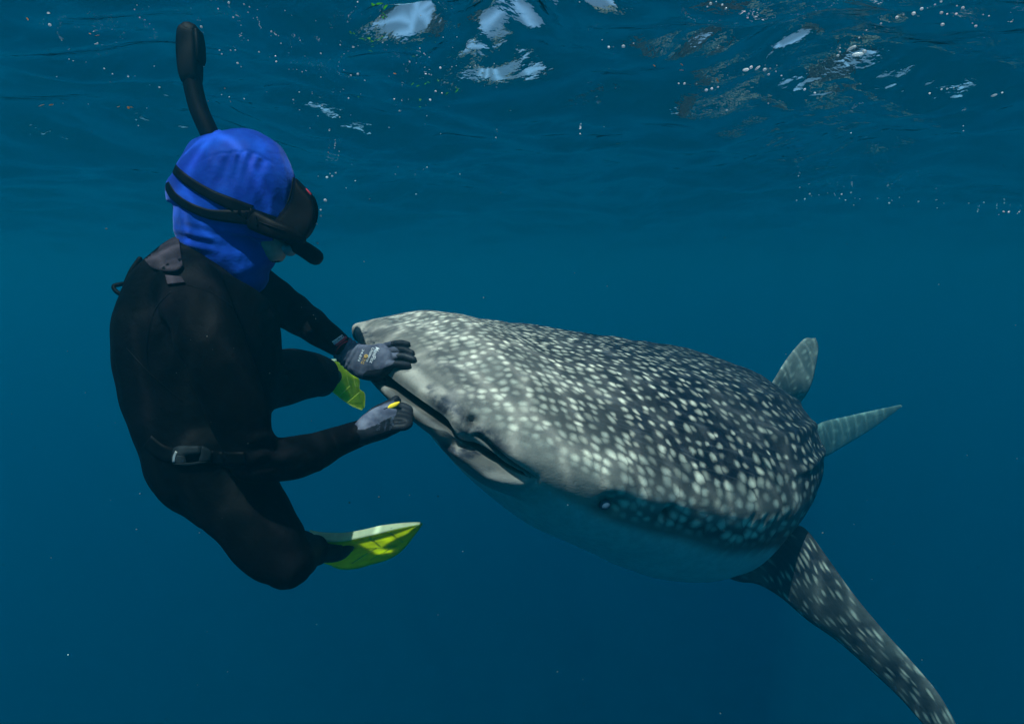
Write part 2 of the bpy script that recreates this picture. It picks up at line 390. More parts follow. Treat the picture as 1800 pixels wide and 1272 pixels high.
def build_shark():
    na = 512; a = np.linspace(0, 2 * np.pi, na, endpoint=False); ca, sa = np.cos(a), np.sin(a); ex = .85
    c = np.sign(ca) * np.abs(ca) ** ex; s = np.sign(sa) * np.abs(sa) ** ex
    rcap = np.linspace(0.004, 1, 70)[:-1]
    tt = np.concatenate([np.linspace(0, .06, 100)[:-1], np.linspace(.06, .26, 170)[:-1], np.linspace(.26, .985, 130)])
    w = np.concatenate([rcap * SW[0], herm(SW, tt)]); u = np.concatenate([rcap * SU[0], herm(SU, tt)]); d = np.concatenate([rcap * SD[0], herm(SD, tt)])
    t = np.concatenate([-.012 * (1 - rcap ** 2), tt]); nr = len(t)
    t2 = np.broadcast_to(t[:, None], (nr, na)).copy(); y = w[:, None] * c; lens = (.60 * ss(.34, .16, t) * ss(-.004, .02, t))[:, None]
    z = np.where(s > 0, u[:, None] * (s * (1 - lens) + lens * s * np.abs(s)), d[:, None] * s)
    S = np.broadcast_to(s[None], (nr, na)); A = np.broadcast_to(a[None], (nr, na))
    # --- carving, everything in body lengths; inward (+) along the local normal
    Pc = np.stack([t2, y, z], -1)
    du = np.gradient(Pc, axis=0); dv = (np.roll(Pc, -1, 1) - np.roll(Pc, 1, 1)); N = np.cross(dv, du); N /= np.linalg.norm(N, axis=-1, keepdims=True) + 1e-12
    if (N[200, na // 4] @ np.array([0, 0, 1])) < 0: N = -N
    near = y < 0
        # way along the lips: 0 at the middle of the mouth, 1 at a mouth corner
    q = np.clip(np.where(t2 < 0, np.abs(y) / SW[0] * .55, .55 * np.abs(y) / w[:, None] + .45 * np.clip(t2 / .031, 0, 2.5)), 0, 2)
    zm = -.0012 - .0058 * ss(.45, 1.0, q) - .0022 * np.exp(-((q - .60) / .05) ** 2)
    open_ = .0011 * ss(.62, .46, q) + .0006 + .0009 * np.exp(-((q - .74) / .09) ** 2); open_ *= ss(1.0, .90, q)
    head = t2 < .075
    k = np.where(head, ss(1.35, .7, np.abs(z - zm) / (open_ + 1e-5)) * (q < 1), 0)
    ul = np.clip((zm - z - .0006) / (.0145 + .0045 * ss(.5, .8, q)), 0, 1); lip_lo = np.where(head, ss(0, .50, ul) ** .7 * ss(1.0, .70, ul) * ss(1.10, .85, q), 0)
    lip_up = np.where(head, np.exp(-((z - zm - .0058) / .003) ** 2) * ss(1.05, .8, q), 0)
    crease = np.where(head, np.exp(-((z - zm + .0158) / .0016) ** 2) * ss(.55, .8, q) * ss(1.12, 1.0, q), 0)
    corner = np.where(head, np.exp(-((q - 1.03) / .022) ** 2) * np.exp(-((z - zm + .0075) / .0075) ** 2), 0)
    lab = np.where(head, np.exp(-((z - zm - .0042 * np.clip((1.02 - q) / .4, 0, 1) - .0008) / .0009) ** 2) * ss(.62, .68, q) * ss(1.05, .97, q), 0)
    def blob(t0, y0, z0, r):
        return sum(np.exp(-(((t2 - t0) ** 2 + (y - sg * y0) ** 2 + (z - z0) ** 2) / r ** 2)) for sg in (-1, 1))
    ny = float(np.interp(.005, tt, herm(SW, tt)))
    nost = blob(.004, ny, .0048, .0026); flap = blob(.002, ny - .002, .0015, .0042)
    eyep = blob(.068, float(herm(SW, np.array([.068]))[0]), -.0072, .0056); browp = blob(.068, float(herm(SW, np.array([.068]))[0]), .006, .008)
    spir = blob(.104, float(herm(SW, np.array([.104]))[0]), -.004, .0032)
    gill = sum(np.exp(-((t2 - g0 - .006 * (S + .1)) / .0022) ** 2) for g0 in (.168, .181, .194, .207, .221)) * ss(-.42, -.25, S) * ss(.25, .05, S)
    rid = np.zeros_like(t2); dg = np.degrees(A)
    for off, h0 in ((0, .0016), (24, .0020), (43, .0022), (60, .0022)):
        for sg in (-1, 1):
            rid += h0 * np.exp(-((dg - 90 - sg * off) / 3.0) ** 2) * ss(.13, .26, t2) * ss(.95, .7, t2) * (0.5 if off == 0 else 1)
    muscle = .0016 * vnoise(Pc * np.array([.6, 1, 1]), 26, 5) * ss(.01, .1, t2) + .0006 * vnoise(Pc, 90, 8)
    out = (.0022 * lip_up - .0000 * crease - .0014 * corner - .0028 * lab - .0055 * nost + .0024 * flap - .0036 * eyep + .0016 * browp - .0035 * spir - .0010 * gill + rid + muscle)
    Pd = Pc + N * out[..., None]
    H = np.stack([t2 - .075, .5 * y, .004 + 0 * y], -1); H /= np.linalg.norm(H, axis=-1, keepdims=True); Pd = Pd + H * ((.0078 + .0105 * ss(.45, .75, q)) * lip_lo)[..., None]
    core = np.stack([np.full_like(t2, .075), y * .55, zm], -1); inward = core - Pc; inward /= np.linalg.norm(inward, axis=-1, keepdims=True)
    Pd += inward * (k * (.017 * ss(1.0, .6, q) + .004))[..., None]
    W3 = spoint(Pd[..., 0], Pd[..., 1], Pd[..., 2])
    V = W3.reshape(-1, 3); i = np.arange(nr * na).reshape(nr, na); j = np.roll(i, -1, 1)
    Fc = np.stack([i[:-1], j[:-1], j[1:], i[1:]], -1).reshape(-1, 4)
    # --- colour fields: pigment, with painted haze and recess shade
    seg = np.linalg.norm(np.diff(Pc, axis=1, append=Pc[:, :1]), axis=-1); arc = np.cumsum(seg, 1) - seg; qi = na // 4
    arc = arc - arc[:, qi:qi + 1]
    far = arc.copy(); arc = far
    T0 = np.clip(t2, 0, 1); spc = np.interp(T0, [0, .05, .12, .2, .35, 1], [.0031, .0041, .0060, .0074, .0084, .0084])
    uu = np.cumsum(np.gradient(t, axis=0) / np.interp(np.clip(t, 0, 1), [0, .05, .12, .2, .35, 1], [.0031, .0041, .0060, .0074, .0084, .0084]) / 1.38)
    pat = np.stack([np.broadcast_to(uu[:, None], t2.shape), arc / spc, 0 * t2], -1)
    nz = vnoise(Pc, 40, 11)
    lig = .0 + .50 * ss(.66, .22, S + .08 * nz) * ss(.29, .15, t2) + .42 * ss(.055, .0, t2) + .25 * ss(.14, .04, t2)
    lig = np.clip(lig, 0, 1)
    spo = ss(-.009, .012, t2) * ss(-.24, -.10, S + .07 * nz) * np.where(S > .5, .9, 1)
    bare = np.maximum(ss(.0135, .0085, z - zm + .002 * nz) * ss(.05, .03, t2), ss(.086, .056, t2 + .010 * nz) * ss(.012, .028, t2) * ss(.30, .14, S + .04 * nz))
    spo *= (1 - .97 * bare) * (1 - .58 * ss(.15, .30, t2) - .25 * ss(.55, .85, S) * ss(.08, .16, t2)); lig = np.maximum(lig, .95 * bare)  # spots fade rearward: darker back, with distance haze and wave shade painted in
    ssz = .72 + .40 * ss(.72, .30, S) * ss(.04, .09, t2) * ss(.27, .17, t2) + .22 * ss(.10, .05, t2) + .05 * ss(.06, .0, t2)
    bel = ss(-.22, -.36, S + .05 * nz) * ss(.02, .06, t2) * ss(.8, .5, t2)
    bel = np.maximum(bel, ss(-.0135, -.0175, z - zm) * ss(.07, .05, t2))
    mouth = np.clip(k * 1.25 + .35 * nost + .45 * eyep * (S < .05) + .8 * spir + .7 * lab + .4 * crease, 0, 1)  # recess shade painted dark: slit, nostrils, eye sockets, spiracles, lip furrows
    lipz = head * ss(0, .12, ul) * ss(1.0, .75, ul) * ss(1.05, .9, q)
    lig = lig * (1 - .45 * lipz)
    mott = np.clip(lipz * (.40 + .85 * np.exp(-((q - .68) / .13) ** 2)) * ss(1.0, .85, q) + .75 * lip_up * ss(1, .7, q) + .5 * ss(.03, .0, t2) * (S > 0), 0, 1)
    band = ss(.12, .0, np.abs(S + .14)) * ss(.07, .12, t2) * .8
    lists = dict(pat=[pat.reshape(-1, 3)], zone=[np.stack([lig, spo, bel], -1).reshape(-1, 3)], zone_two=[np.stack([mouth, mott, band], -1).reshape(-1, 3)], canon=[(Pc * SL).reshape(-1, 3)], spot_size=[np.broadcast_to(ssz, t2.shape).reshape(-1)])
    allV, allF, base = [V], [tuple(f) for f in Fc], len(V)
    allF.append(tuple(range(na - 1, -1, -1))); allF.append(tuple(range((nr - 1) * na, nr * na)))
    # --- fins, grown out of the flesh: leading edge, trailing edge, thickness per station
    def fin(lead, trail, thick, ns=70, nc=22, patk=(.05, .026), lightk=(.05, .35), spot=1.0, pale=0.0):
        nonlocal base
        Lp, Tp, th = cr(lead, ns), cr(trail, ns), cr(np.asarray(thick)[:, None], ns)[:, 0]
        span = np.gradient((Lp + Tp) / 2, axis=0); sl = np.cumsum(np.linalg.norm(span, axis=1)); vv, pp, z1, z2, cn, zs = [], [], [], [], [], []
        prof = np.concatenate([np.linspace(0, 1, nc), np.linspace(1, 0, nc)[1:-1]]); sgn = np.concatenate([np.ones(nc), -np.ones(nc - 2)]); m = len(prof)
        for r in range(ns):
            ch = Tp[r] - Lp[r]; nn = nrm(np.cross(ch, span[r])); cl = np.linalg.norm(ch)
            hgt = th[r] * (1.6 * np.sqrt(np.clip(prof, 0, 1)) * (1 - prof) ** .8 + .03 * np.sin(np.pi * prof)) * sgn
            pts = Lp[r] + ch * prof[:, None] + nn * hgt[:, None]; vv.append(pts)
            pp.append(np.stack([np.full(m, sl[r] / patk[0]), prof * cl / patk[1] + 37, sgn * 0], -1))
            f = r / (ns - 1); li = lightk[0] + (lightk[1] - lightk[0]) * ss(.12, .5, f) + .15 * np.abs(2 * prof - 1) ** 3
            z1.append(np.stack([np.clip(li, 0, 1), np.full(m, spot * (.35 + .65 * ss(.05, .3, f))), np.full(m, pale)], -1)); z2.append(np.zeros((m, 3))); cn.append(pts); zs.append(np.full(m, .62))
        V = np.concatenate(vv); F2 = []
        for r in range(ns - 1):
            for jj in range(m): F2.append((base + r * m + jj, base + r * m + (jj + 1) % m, base + (r + 1) * m + (jj + 1) % m, base + (r + 1) * m + jj))
        F2.append(tuple(base + (ns - 1) * m + x for x in range(m)))
        allV.append(V); allF.extend(F2); base += len(V)
        lists['pat'].append(np.concatenate(pp)); lists['zone'].append(np.concatenate(z1)); lists['zone_two'].append(np.concatenate(z2)); lists['canon'].append(np.concatenate(cn)); lists['spot_size'].append(np.concatenate(zs))
    # near pectoral fin, swept down and back past the frame
    d0, d1 = 2.18, 1.98
    lead = [P(1352, 925, 2.30), P(1392, 922, 2.24), P(1418, 931, 2.2), P(1457, 983, 2.16), P(1500, 1043, 2.12), P(1553, 1107, 2.09), P(1610, 1170, 2.05), P(1653, 1223, 2.02), P(1690, 1290, 2.0), P(1716, 1346, 1.99)]
    trail = [P(1270, 1012, 2.17), P(1300, 1022, 2.18), P(1333, 1027, 2.18), P(1373, 1050, 2.20), P(1420, 1090, 2.20), P(1473, 1127, 2.18), P(1533, 1180, 2.14), P(1583, 1227, 2.10), P(1640, 1290, 2.05), P(1712, 1350, 2.00)]
    fin(lead, trail, [.085, .07, .055, .042, .034, .028, .022, .017, .012, .004], patk=(.078, .019), lightk=(.0, .14), spot=.5)
    # far pectoral fin, hidden behind the body
    sp = lambda t, yy, zz: spoint(np.array(t), np.array(yy), np.array(zz))
    fin([sp(.20, .07, -.03), sp(.215, .11, -.05), sp(.25, .16, -.085), sp(.31, .20, -.12)], [sp(.27, .07, -.045), sp(.275, .10, -.055), sp(.295, .15, -.085), sp(.315, .20, -.121)], [.07, .045, .025, .004], ns=30)
    # first dorsal fin
    fin([sp(.405, .004, .045), sp(.43, .004, .076), sp(.458, .004, .112), sp(.482, .002, .138), sp(.497, .000, .149), sp(.505, -.004, .152)], [sp(.50, -.012, .03), sp(.505, -.022, .07), sp(.502, -.027, .10), sp(.509, -.021, .128), sp(.516, -.014, .148), sp(.512, -.007, .156)], [.03, .026, .022, .018, .014, .006], ns=40, patk=(.09, .05), lightk=(.25, .62), spot=.5)
    # second dorsal
    fin([sp(.66, 0, .02), sp(.69, 0, .048), sp(.71, 0, .06)], [sp(.705, 0, .02), sp(.708, 0, .045), sp(.716, 0, .059)], [.03, .02, .003], ns=20)
    # tail fin: long upper lobe sweeping away to the right, short lower lobe
    fin([P(1418, 770, 5.20), P(1440, 744, 5.26), P(1490, 731, 5.38), P(1540, 720, 5.48), P(1583, 711, 5.55)], [P(1420, 800, 5.24), P(1446, 804, 5.32), P(1486, 782, 5.42), P(1535, 752, 5.5), P(1586, 714, 5.56)], [.05, .04, .03, .02, .004], ns=40, patk=(.16, .1), lightk=(.35, .7), spot=.3)
    fin([P(1422, 775, 5.22), P(1416, 815, 5.24), P(1398, 850, 5.27), P(1380, 872, 5.3)], [P(1446, 800, 5.3), P(1426, 828, 5.3), P(1404, 856, 5.31), P(1381, 874, 5.31)], [.07, .045, .025, .004], ns=24, spot=.3)
    V = np.concatenate(allV); me = mesh('whale_shark', V, allF)
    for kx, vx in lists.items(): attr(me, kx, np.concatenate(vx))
    root = empty('whale_shark', sp(.25, 0, 0))
    tag(root, 'grey spotted whale shark turning its wide open mouth to the diver', 'whale shark')
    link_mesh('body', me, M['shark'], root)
    for sg in (1, -1):
        e = sp(.068, sg * (float(herm(SW, np.array([.068]))[0]) - .0036), -.0074)
        bm = bmesh.new(); bmesh.ops.create_uvsphere(bm, u_segments=24, v_segments=14, radius=.0140, matrix=Matrix.Translation(Vector(e)))
        m2 = bpy.data.meshes.new('eye'); bm.to_mesh(m2); bm.free(); link_mesh('eye', m2, M['eye'], root)
    return bvh_of(me)
SHARK = build_shark()

# ------------------------------------------------------------------ diver
def decal(b, rows, thick, fb=1.35, lift=0.0008):
    """a thin solid laid on a surface; rows = grid of photo points (equal length rows)"""
    top = [[None] * len(r) for r in rows]; V = []; nr, nc = len(rows), len(rows[0])
    H = []
    for r in rows:
        for (x, y) in r:
            h = hit(b, x, y)
            H.append(h)
    ok = [float((h - CAM) @ FW) for h in H if h is not None]; med = float(np.median(ok)) if ok else fb
    pts = [];
    for (h, (x, y)) in zip(H, [q for r in rows for q in r]):
        if h is None or abs(float((h - CAM) @ FW) - med) > .16: h = np.array(b.find_nearest(Vector(P(x, y, max(ok) if ok else fb)))[0])
        dirc = nrm(CAM - h); pts.append((h - dirc * .002, h + dirc * (thick + lift)))
    n = nr * nc; V = [p[1] for p in pts] + [p[0] for p in pts]; Fc = []
    ix = lambda r, c, o: o * n + r * nc + c
    for r in range(nr - 1):
        for c_ in range(nc - 1):
            Fc.append((ix(r, c_, 0), ix(r, c_ + 1, 0), ix(r + 1, c_ + 1, 0), ix(r + 1, c_, 0)))
            Fc.append((ix(r, c_, 1), ix(r + 1, c_, 1), ix(r + 1, c_ + 1, 1), ix(r, c_ + 1, 1)))
    for c_ in range(nc - 1):
        Fc.append((ix(0, c_, 0), ix(0, c_, 1), ix(0, c_ + 1, 1), ix(0, c_ + 1, 0))); Fc.append((ix(nr - 1, c_, 0), ix(nr - 1, c_ + 1, 0), ix(nr - 1, c_ + 1, 1), ix(nr - 1, c_, 1)))
    for r in range(nr - 1):
        Fc.append((ix(r, 0, 0), ix(r + 1, 0, 0), ix(r + 1, 0, 1), ix(r, 0, 1))); Fc.append((ix(r, nc - 1, 0), ix(r, nc - 1, 1), ix(r + 1, nc - 1, 1), ix(r + 1, nc - 1, 0)))
    return V, Fc
def band(line, w, n=24, k=5):
    """rows of points for a ribbon along a pixel polyline, width w (number or list)"""
    q = cr(line, n); t = np.gradient(q, axis=0); t /= np.linalg.norm(t, axis=1, keepdims=True); nn = np.stack([-t[:, 1], t[:, 0]], -1)
    ww = np.interp(np.linspace(0, 1, n), np.linspace(0, 1, len(np.atleast_1d(w))), np.atleast_1d(w))
    return [[tuple(q[i] + nn[i] * ww[i] * f) for i in range(n)] for f in np.linspace(-.5, .5, k)]
def between(a, b, n=16, k=8):
    A, B = cr(a, n), cr(b, n); return [[tuple(A[i] + (B[i] - A[i]) * f) for i in range(n)] for f in np.linspace(0, 1, k)]

diver = empty('person', P(350, 800, 1.38))
tag(diver, 'diver in black wetsuit and blue hood reaching both gloved hands to the shark', 'person')

dUp = depth_at(SHARK, 700, 625, 1.6); dLo = depth_at(SHARK, 716, 722, 1.6)
WU = (604, 612, dUp + .005); WL = (642, 758, dLo - .05)
def build_body():
    parts = []
    # trunk from neck to seat: back towards the left, chest to the right
    parts.append(limb([(400, 452, 1.40, 62, .070), (374, 480, 1.39, 92, .115), (360, 520, 1.38, 116, .160), (354, 580, 1.38, 130, .180), (352, 640, 1.38, 132, .172), (354, 700, 1.38, 121, .160), (364, 760, 1.38, 106, .150), (378, 815, 1.38, 98, .150), (402, 850, 1.38, 80, .13)], 40))
    parts.append(limb([(398, 400, 1.40, 55, .062), (385, 470, 1.40, 66, .070)], 8))
    # near (right) arm: along the flank, elbow under, forearm reaching right
    parts.append(limb([(330, 506, 1.25, 60, .060), (366, 590, 1.19, 58, .058), (408, 700, 1.19, 50, .052), (446, 805, 1.22, 44, .047)], 24))
    parts.append(limb([(446, 806, 1.22, 44, .047), (490, 808, 1.25, 38, .046), (540, 798, 1.31, 34, .044), (590, 778, 1.38, 27, .036), WL + (22, .032)], 24))
    parts.append(limb([(528, 808, 1.29, 22, .035), (556, 812, 1.31, 14, .03)], 6))
    # far (left) arm
    parts.append(limb([(432, 505, 1.48, 52, .060), (470, 525, 1.50, 44, .055), (520, 552, 1.53, 33, .046), (568, 588, dUp - .01, 26, .037), WU + (21, .030)], 24))
    # far (left) leg: thigh to the right, shank going back
    parts.append(limb([(400, 700, 1.44, 80, .09), (450, 672, 1.58, 58, .078), (520, 660, 1.74, 47, .072), (562, 660, 1.83, 36, .058)], 20))
    q = cr([tuple(P(560, 662, 1.83)) + (.056,), tuple(P(562, 668, 1.96)) + (.052,), tuple(P(562, 672, 2.10)) + (.042,), tuple(P(566, 668, 2.20)) + (.036,)], 14); parts.append(tube(q[:, :3], q[:, 3], n=18, ref=UP))
    # near (right) leg: thigh down to the knee, shank going back
    parts.append(limb([(378, 800, 1.34, 92, .125), (400, 850, 1.33, 76, .110), (440, 905, 1.31, 66, .095), (485, 965, 1.30, 58, .080), (508, 988, 1.30, 44, .062)], 26))
    q = cr([tuple(P(505, 985, 1.31)) + (.058,), tuple(P(520, 975, 1.46)) + (.055,), tuple(P(540, 968, 1.60)) + (.045,), tuple(P(560, 966, 1.68)) + (.036,)], 14); parts.append(tube(q[:, :3], q[:, 3], n=18, ref=UP))
    # the head, mostly covered by the hood: nose, mouth and chin turned to the right
    hp = [limb([(408, 300, 1.36, 60, .055), (412, 330, 1.36, 88, .074), (418, 372, 1.36, 84, .074), (425, 420, 1.37, 62, .062), (420, 455, 1.38, 44, .05)], 16),
          limb([(470, 420, 1.37, 32, .05), (484, 446, 1.37, 18, .036)], 8), limb([(503, 400, 1.365, 9, .012), (517, 412, 1.365, 8, .013)], 5),
          limb([(498, 430, 1.367, 6, .022), (500, 436, 1.367, 6, .022)], 4), limb([(497, 444, 1.367, 6, .020), (498, 448, 1.367, 5, .02)], 4)]
    me = fuse('body', parts + hp, .0058, 6)
    V, N = verts(me), normals(me); pp = proj(V)
    w = .0024 * vnoise(V, 34, 2) + .0045 * np.sin(pp[:, 1] / 5.5 + .8 * np.sin(pp[:, 0] / 9)) * np.exp(-((pp[:, 0] - 470) / 45) ** 2 - ((pp[:, 1] - 795) / 40) ** 2) \
        + .0025 * np.sin((pp[:, 1] * .8 + pp[:, 0] * .5) / 6) * np.exp(-((pp[:, 0] - 500) / 50) ** 2 - ((pp[:, 1] - 540) / 40) ** 2) \
        + .0030 * np.sin((pp[:, 1] * .35 + pp[:, 0]) / 9) * np.exp(-((pp[:, 0] - 300) / 70) ** 2 - ((pp[:, 1] - 590) / 70) ** 2)
    setverts(me, V + N * w[:, None])
    me.materials.append(M['suit']); me.materials.append(M['skin'])
    sk_ = (pp[:, 0] > 440) & (pp[:, 1] < 461)
    for p_ in me.polygons:
        if all(sk_[i] for i in p_.vertices): p_.material_index = 1
    link_mesh('body', me, None, diver); return bvh_of(me)
BODY = build_body()

def build_head():
    parts = [limb([(386, 238, 1.37, 12, .012), (386, 245, 1.37, 40, .036), (388, 256, 1.37, 63, .055), (397, 280, 1.365, 90, .078), (406, 310, 1.36, 108, .092), (408, 345, 1.36, 111, .097), (406, 380, 1.36, 104, .095), (398, 413, 1.365, 85, .088), (409, 440, 1.37, 81, .080), (428, 466, 1.375, 66, .072), (436, 486, 1.38, 34, .06)], 44)]
    me = fuse('hood', parts, .0042, 5); V, N = verts(me), normals(me); pp = proj(V); x, y = pp[:, 0], pp[:, 1]
    front = ss(0.2, -0.2, N @ FW)
    seam = np.interp(x, [340, 353, 384, 436, 463, 500], [296, 283, 271, 266, 276, 300]); dn = y - seam
    ple = np.sin((x + .35 * dn) / 3.6 + 1.2 * np.sin(x / 17)) * np.exp(-np.clip(dn, 0, 99) / 26) * ss(-1, 5, dn) * ss(350, 380, x) * ss(490, 460, x)
    neck = np.sin((y - .25 * x) / 3.4) * np.exp(-((x - 340) / 34) ** 2 - ((y - 425) / 24) ** 2)
    low = np.sin((y + .3 * x) / 8) * np.exp(-((x - 430) / 60) ** 2 - ((y - 460) / 22) ** 2)
    w = .0014 * vnoise(V, 45, 4) + front * (.0030 * ple + .0034 * neck + .0014 * low - .0016 * np.exp(-(dn / 2.0) ** 2) * ss(340, 360, x) * ss(490, 470, x))
    cav = ss(480, 500, x) * ss(395, 412, y) * ss(462, 450, y)          # the opening for the face
    V = V + N * w[:, None] - (RT * .022)[None] * cav[:, None]
    setverts(me, V); h = link_mesh('hood', me, M['hood'], diver)
    b = bvh_of(me)
    obj('hem', *decal(b, band([(478, 402), (481, 420), (488, 440), (496, 457)], 4), .002), M['dark'], h)
    return b
HOOD = build_head()

# pieces sewn and buckled on the wetsuit
obj('collar_flap', *decal(BODY, between([(250, 452), (276, 440), (291, 417), (314, 416)], [(258, 462), (272, 473), (308, 477), (321, 466)]), .006, lift=.005), M['panel'], diver)
obj('collar_tab', *decal(BODY, between([(290, 483), (319, 486)], [(294, 500), (325, 496)]), .005, lift=.003), M['panel'], diver)
for ln, wd_ in (([(300, 512), (272, 545), (258, 600), (262, 660), (285, 720)], 2.4), ([(330, 500), (375, 515), (410, 540)], 2.4), ([(222, 612), (262, 655), (320, 705)], 2.2)):
    obj('seam', *decal(BODY, band(ln, wd_, 30, 3), .0006), M['dark'], diver)
q = cr([P(224, 498, 1.36), P(210, 500, 1.36), P(200, 503, 1.355), P(203, 511, 1.35), P(214, 518, 1.35), P(226, 520, 1.36)], 22)
obj('zip_loop', *tube(q, .0048, .004, n=8), M['black'], diver)
q = cr([P(246, 455, 1.37), P(232, 475, 1.365), P(222, 497, 1.36)], 14)
obj('zip_cord', *tube(q, .006, .005, n=8), M['black'], diver)
bk = obj('belt_buckle', *joined([decal(BODY, between(a, b_, 8, 4), .010) for a, b_ in (
    ([(302, 798), (307, 785), (330, 783), (355, 783)], [(325, 802), (326, 800), (340, 798), (353, 797)]), ([(355, 783), (366, 788), (373, 797), (369, 811)], [(353, 797), (352, 801), (350, 806), (349, 811)]),
    ([(369, 811), (350, 815), (327, 818), (304, 815)], [(349, 811), (342, 812), (334, 813), (328, 813)]), ([(304, 815), (302, 812), (301, 806), (302, 798)], [(328, 813), (327, 809), (326, 805), (325, 802)]))]), M['buckle'], diver)
obj('buckle_edge', *decal(BODY, band([(305, 812), (306, 802), (310, 793)], 4.5, 8, 3), .0115), M['steel'], bk)
obj('weight_belt', *decal(BODY, band([(258, 775), (280, 792), (303, 800)], 26, 14, 5), .004), M['black'], diver)
obj('weight_belt', *decal(BODY, band([(371, 803), (400, 806), (430, 806)], 24, 14, 5), .004), M['black'], diver)

# ------------------------------------------------------------------ gloves
def finger(pts, r, n=14):
    q = cr([tuple(P(*p_[:3])) for p_ in pts], n); rr = np.interp(np.linspace(0, 1, n), np.linspace(0, 1, len(r)), r); return tube(q, rr, n=12)
def surf(px, py, off, fb):
    return depth_at(SHARK, px, py, fb) - off
def glove_upper():
    d = dUp; parts = []
    parts.append(limb([WU + (22, .027), (618, 624, d - .002, 25, .026), (636, 634, d - .008, 30, .024), (656, 637, d - .020, 32, .022), (676, 629, d - .030, 28, .019)], 20, .85))
    z = lambda x, y, o: (x, y, min(surf(x, y, o, d), d + .03))
    parts.append(finger([(662, 614, d - .028), z(684, 607, .019), z(702, 603, .016), z(717, 605, .010)], (.0088, .0088, .0084, .0072)))
    parts.append(finger([(662, 622, d - .028), z(684, 617, .021), z(706, 615, .018), z(724, 620, .009)], (.0095, .0092, .0088, .0074)))
    parts.append(finger([(662, 632, d - .026), z(686, 628, .021), z(708, 626, .018), z(727, 631, .009)], (.0095, .0094, .0090, .0076)))
    parts.append(finger([(654, 644, d - .020), z(680, 642, .020), z(700, 640, .017), z(717, 642, .009)], (.0098, .0094, .0090, .0078)))
    parts.append(finger([(632, 648, d - .008), (648, 658, d - .016), (662, 664, d - .016), (674, 671, d - .006)], (.014, .0118, .0108, .0092)))
    me = fuse('glove', parts, .0019, 4); V, N = verts(me), normals(me); pp = proj(V); x, y = pp[:, 0], pp[:, 1]
    along = (x - 604) * .86 + (y - 612) * .5
    V = V + N * (.0016 * np.sin(along / 1.35) * ss(30, 14, along) + .0006 * vnoise(V, 160, 3))[:, None]; setverts(me, V)
    edge = np.interp(y, [598, 606, 612, 618, 624, 629, 634, 640, 648], [688, 686, 698, 703, 696, 700, 694, 690, 672])
    coat_shade = ss(-2, 2, x - edge); coat_shade = np.maximum(coat_shade, ss(0, 3, y - np.interp(x, [630, 645, 690], [662, 650, 644]))); coat_shade = np.maximum(coat_shade, ss(0.15, .5, N @ FW)); coat_shade *= ss(634, 642, x)
    attr(me, 'coat_shade', coat_shade)
    o = tag(link_mesh('glove', me, M['glove'], diver), 'grey knit glove with black finger coating resting on the shark lip')
    return o, bvh_of(me)
def glove_lower():
    d = WL[2]; parts = []
    parts.append(limb([WL + (24, .030), (655, 750, d + .012, 27, .027), (674, 741, d + .025, 29, .025), (694, 732, d + .036, 27, .023)], 18, .85))
    for i_, (yy, dd, ll) in enumerate(((716, .052, 1.0), (723, .040, 1.0), (731, .028, .95), (738, .016, .85))):
        parts.append(finger([(690, yy - 1, d + dd), (706, yy - 1, d + dd - .004), (706 + 14 * ll, yy + 5, d + dd - .008), (700 + 14 * ll, yy + 11, d + dd - .016), (694, yy + 13, d + dd - .018)], (.0102, .0100, .0095, .0090, .0085), 18))
    parts.append(finger([(645, 738, d + .022), (660, 724, d + .040), (678, 714, d + .052), (696, 702, d + .064)], (.0145, .0125, .0110, .0095)))
    parts.append(finger([(676, 728, d + .040), (690, 714, d + .054), (700, 706, d + .068)], (.012, .0108, .009)))
    me = fuse('glove', parts, .0021, 4); V, N = verts(me), normals(me); pp = proj(V); x, y = pp[:, 0], pp[:, 1]
    V = V + N * (.0008 * vnoise(V, 130, 9))[:, None]; setverts(me, V)
    coat_shade = np.maximum(ss(-2, 2, x - np.interp(y, [700, 722, 745], [692, 698, 690])), ss(0.1, .5, N @ FW)); coat_shade = np.maximum(coat_shade, ss(2, -2, y - np.interp(x, [630, 650, 676, 700], [735, 722, 708, 700]))); coat_shade = np.maximum(coat_shade, .9 * ss(-3, 4, y - np.interp(x, [640, 660, 690], [754, 746, 730])))  # last term paints shade on the lower knit in the coating colour
    attr(me, 'coat_shade', coat_shade)
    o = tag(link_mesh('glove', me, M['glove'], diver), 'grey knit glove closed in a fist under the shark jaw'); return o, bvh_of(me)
GU, BU = glove_upper(); GL, BL = glove_lower()

def text_on(b, s, start, end, hgt, mat, name, parent, off=.0006):
    """flat print laid on a surface: from start to end along the base line, letters hgt pixels high"""
    cu = bpy.data.curves.new('t', 'FONT'); cu.body = s; cu.size = 1; cu.resolution_u = 2; cu.offset = .012
    o = bpy.data.objects.new('t', cu); col.objects.link(o)
    me = bpy.data.meshes.new_from_object(o.evaluated_get(bpy.context.evaluated_depsgraph_get())); bpy.data.objects.remove(o)
    V = verts(me); x1 = V[:, 0].max(); y1 = max(.7, V[:, 1].max()); s_, e_ = np.array(start, float), np.array(end, float); ax = e_ - s_
    up = np.array([ax[1], -ax[0]]) / np.linalg.norm(ax)
    out = []
    for v in V:
        q = s_ + ax * v[0] / x1 + up * hgt * v[1] / y1; h = hit(b, *q)
        if h is None: h = hit(b, *(s_ + ax * .5))
        if h is None: h = P(*q, 1.5)
        out.append(h + nrm(CAM - h) * off)
    setverts(me, np.array(out)); me.name = name
    return link_mesh(name, me, mat, parent, smooth=False)
text_on(BU, 'MaxiFlex', (661, 609), (649, 637), 7, M['white'], 'print', GU)
text_on(BU, 'Ultimate', (654, 610), (643, 635), 5, M['white'], 'print', GU)
text_on(BU, 'ATG', (640, 624), (634, 638), 5.5, M['amber'], 'print', GU)
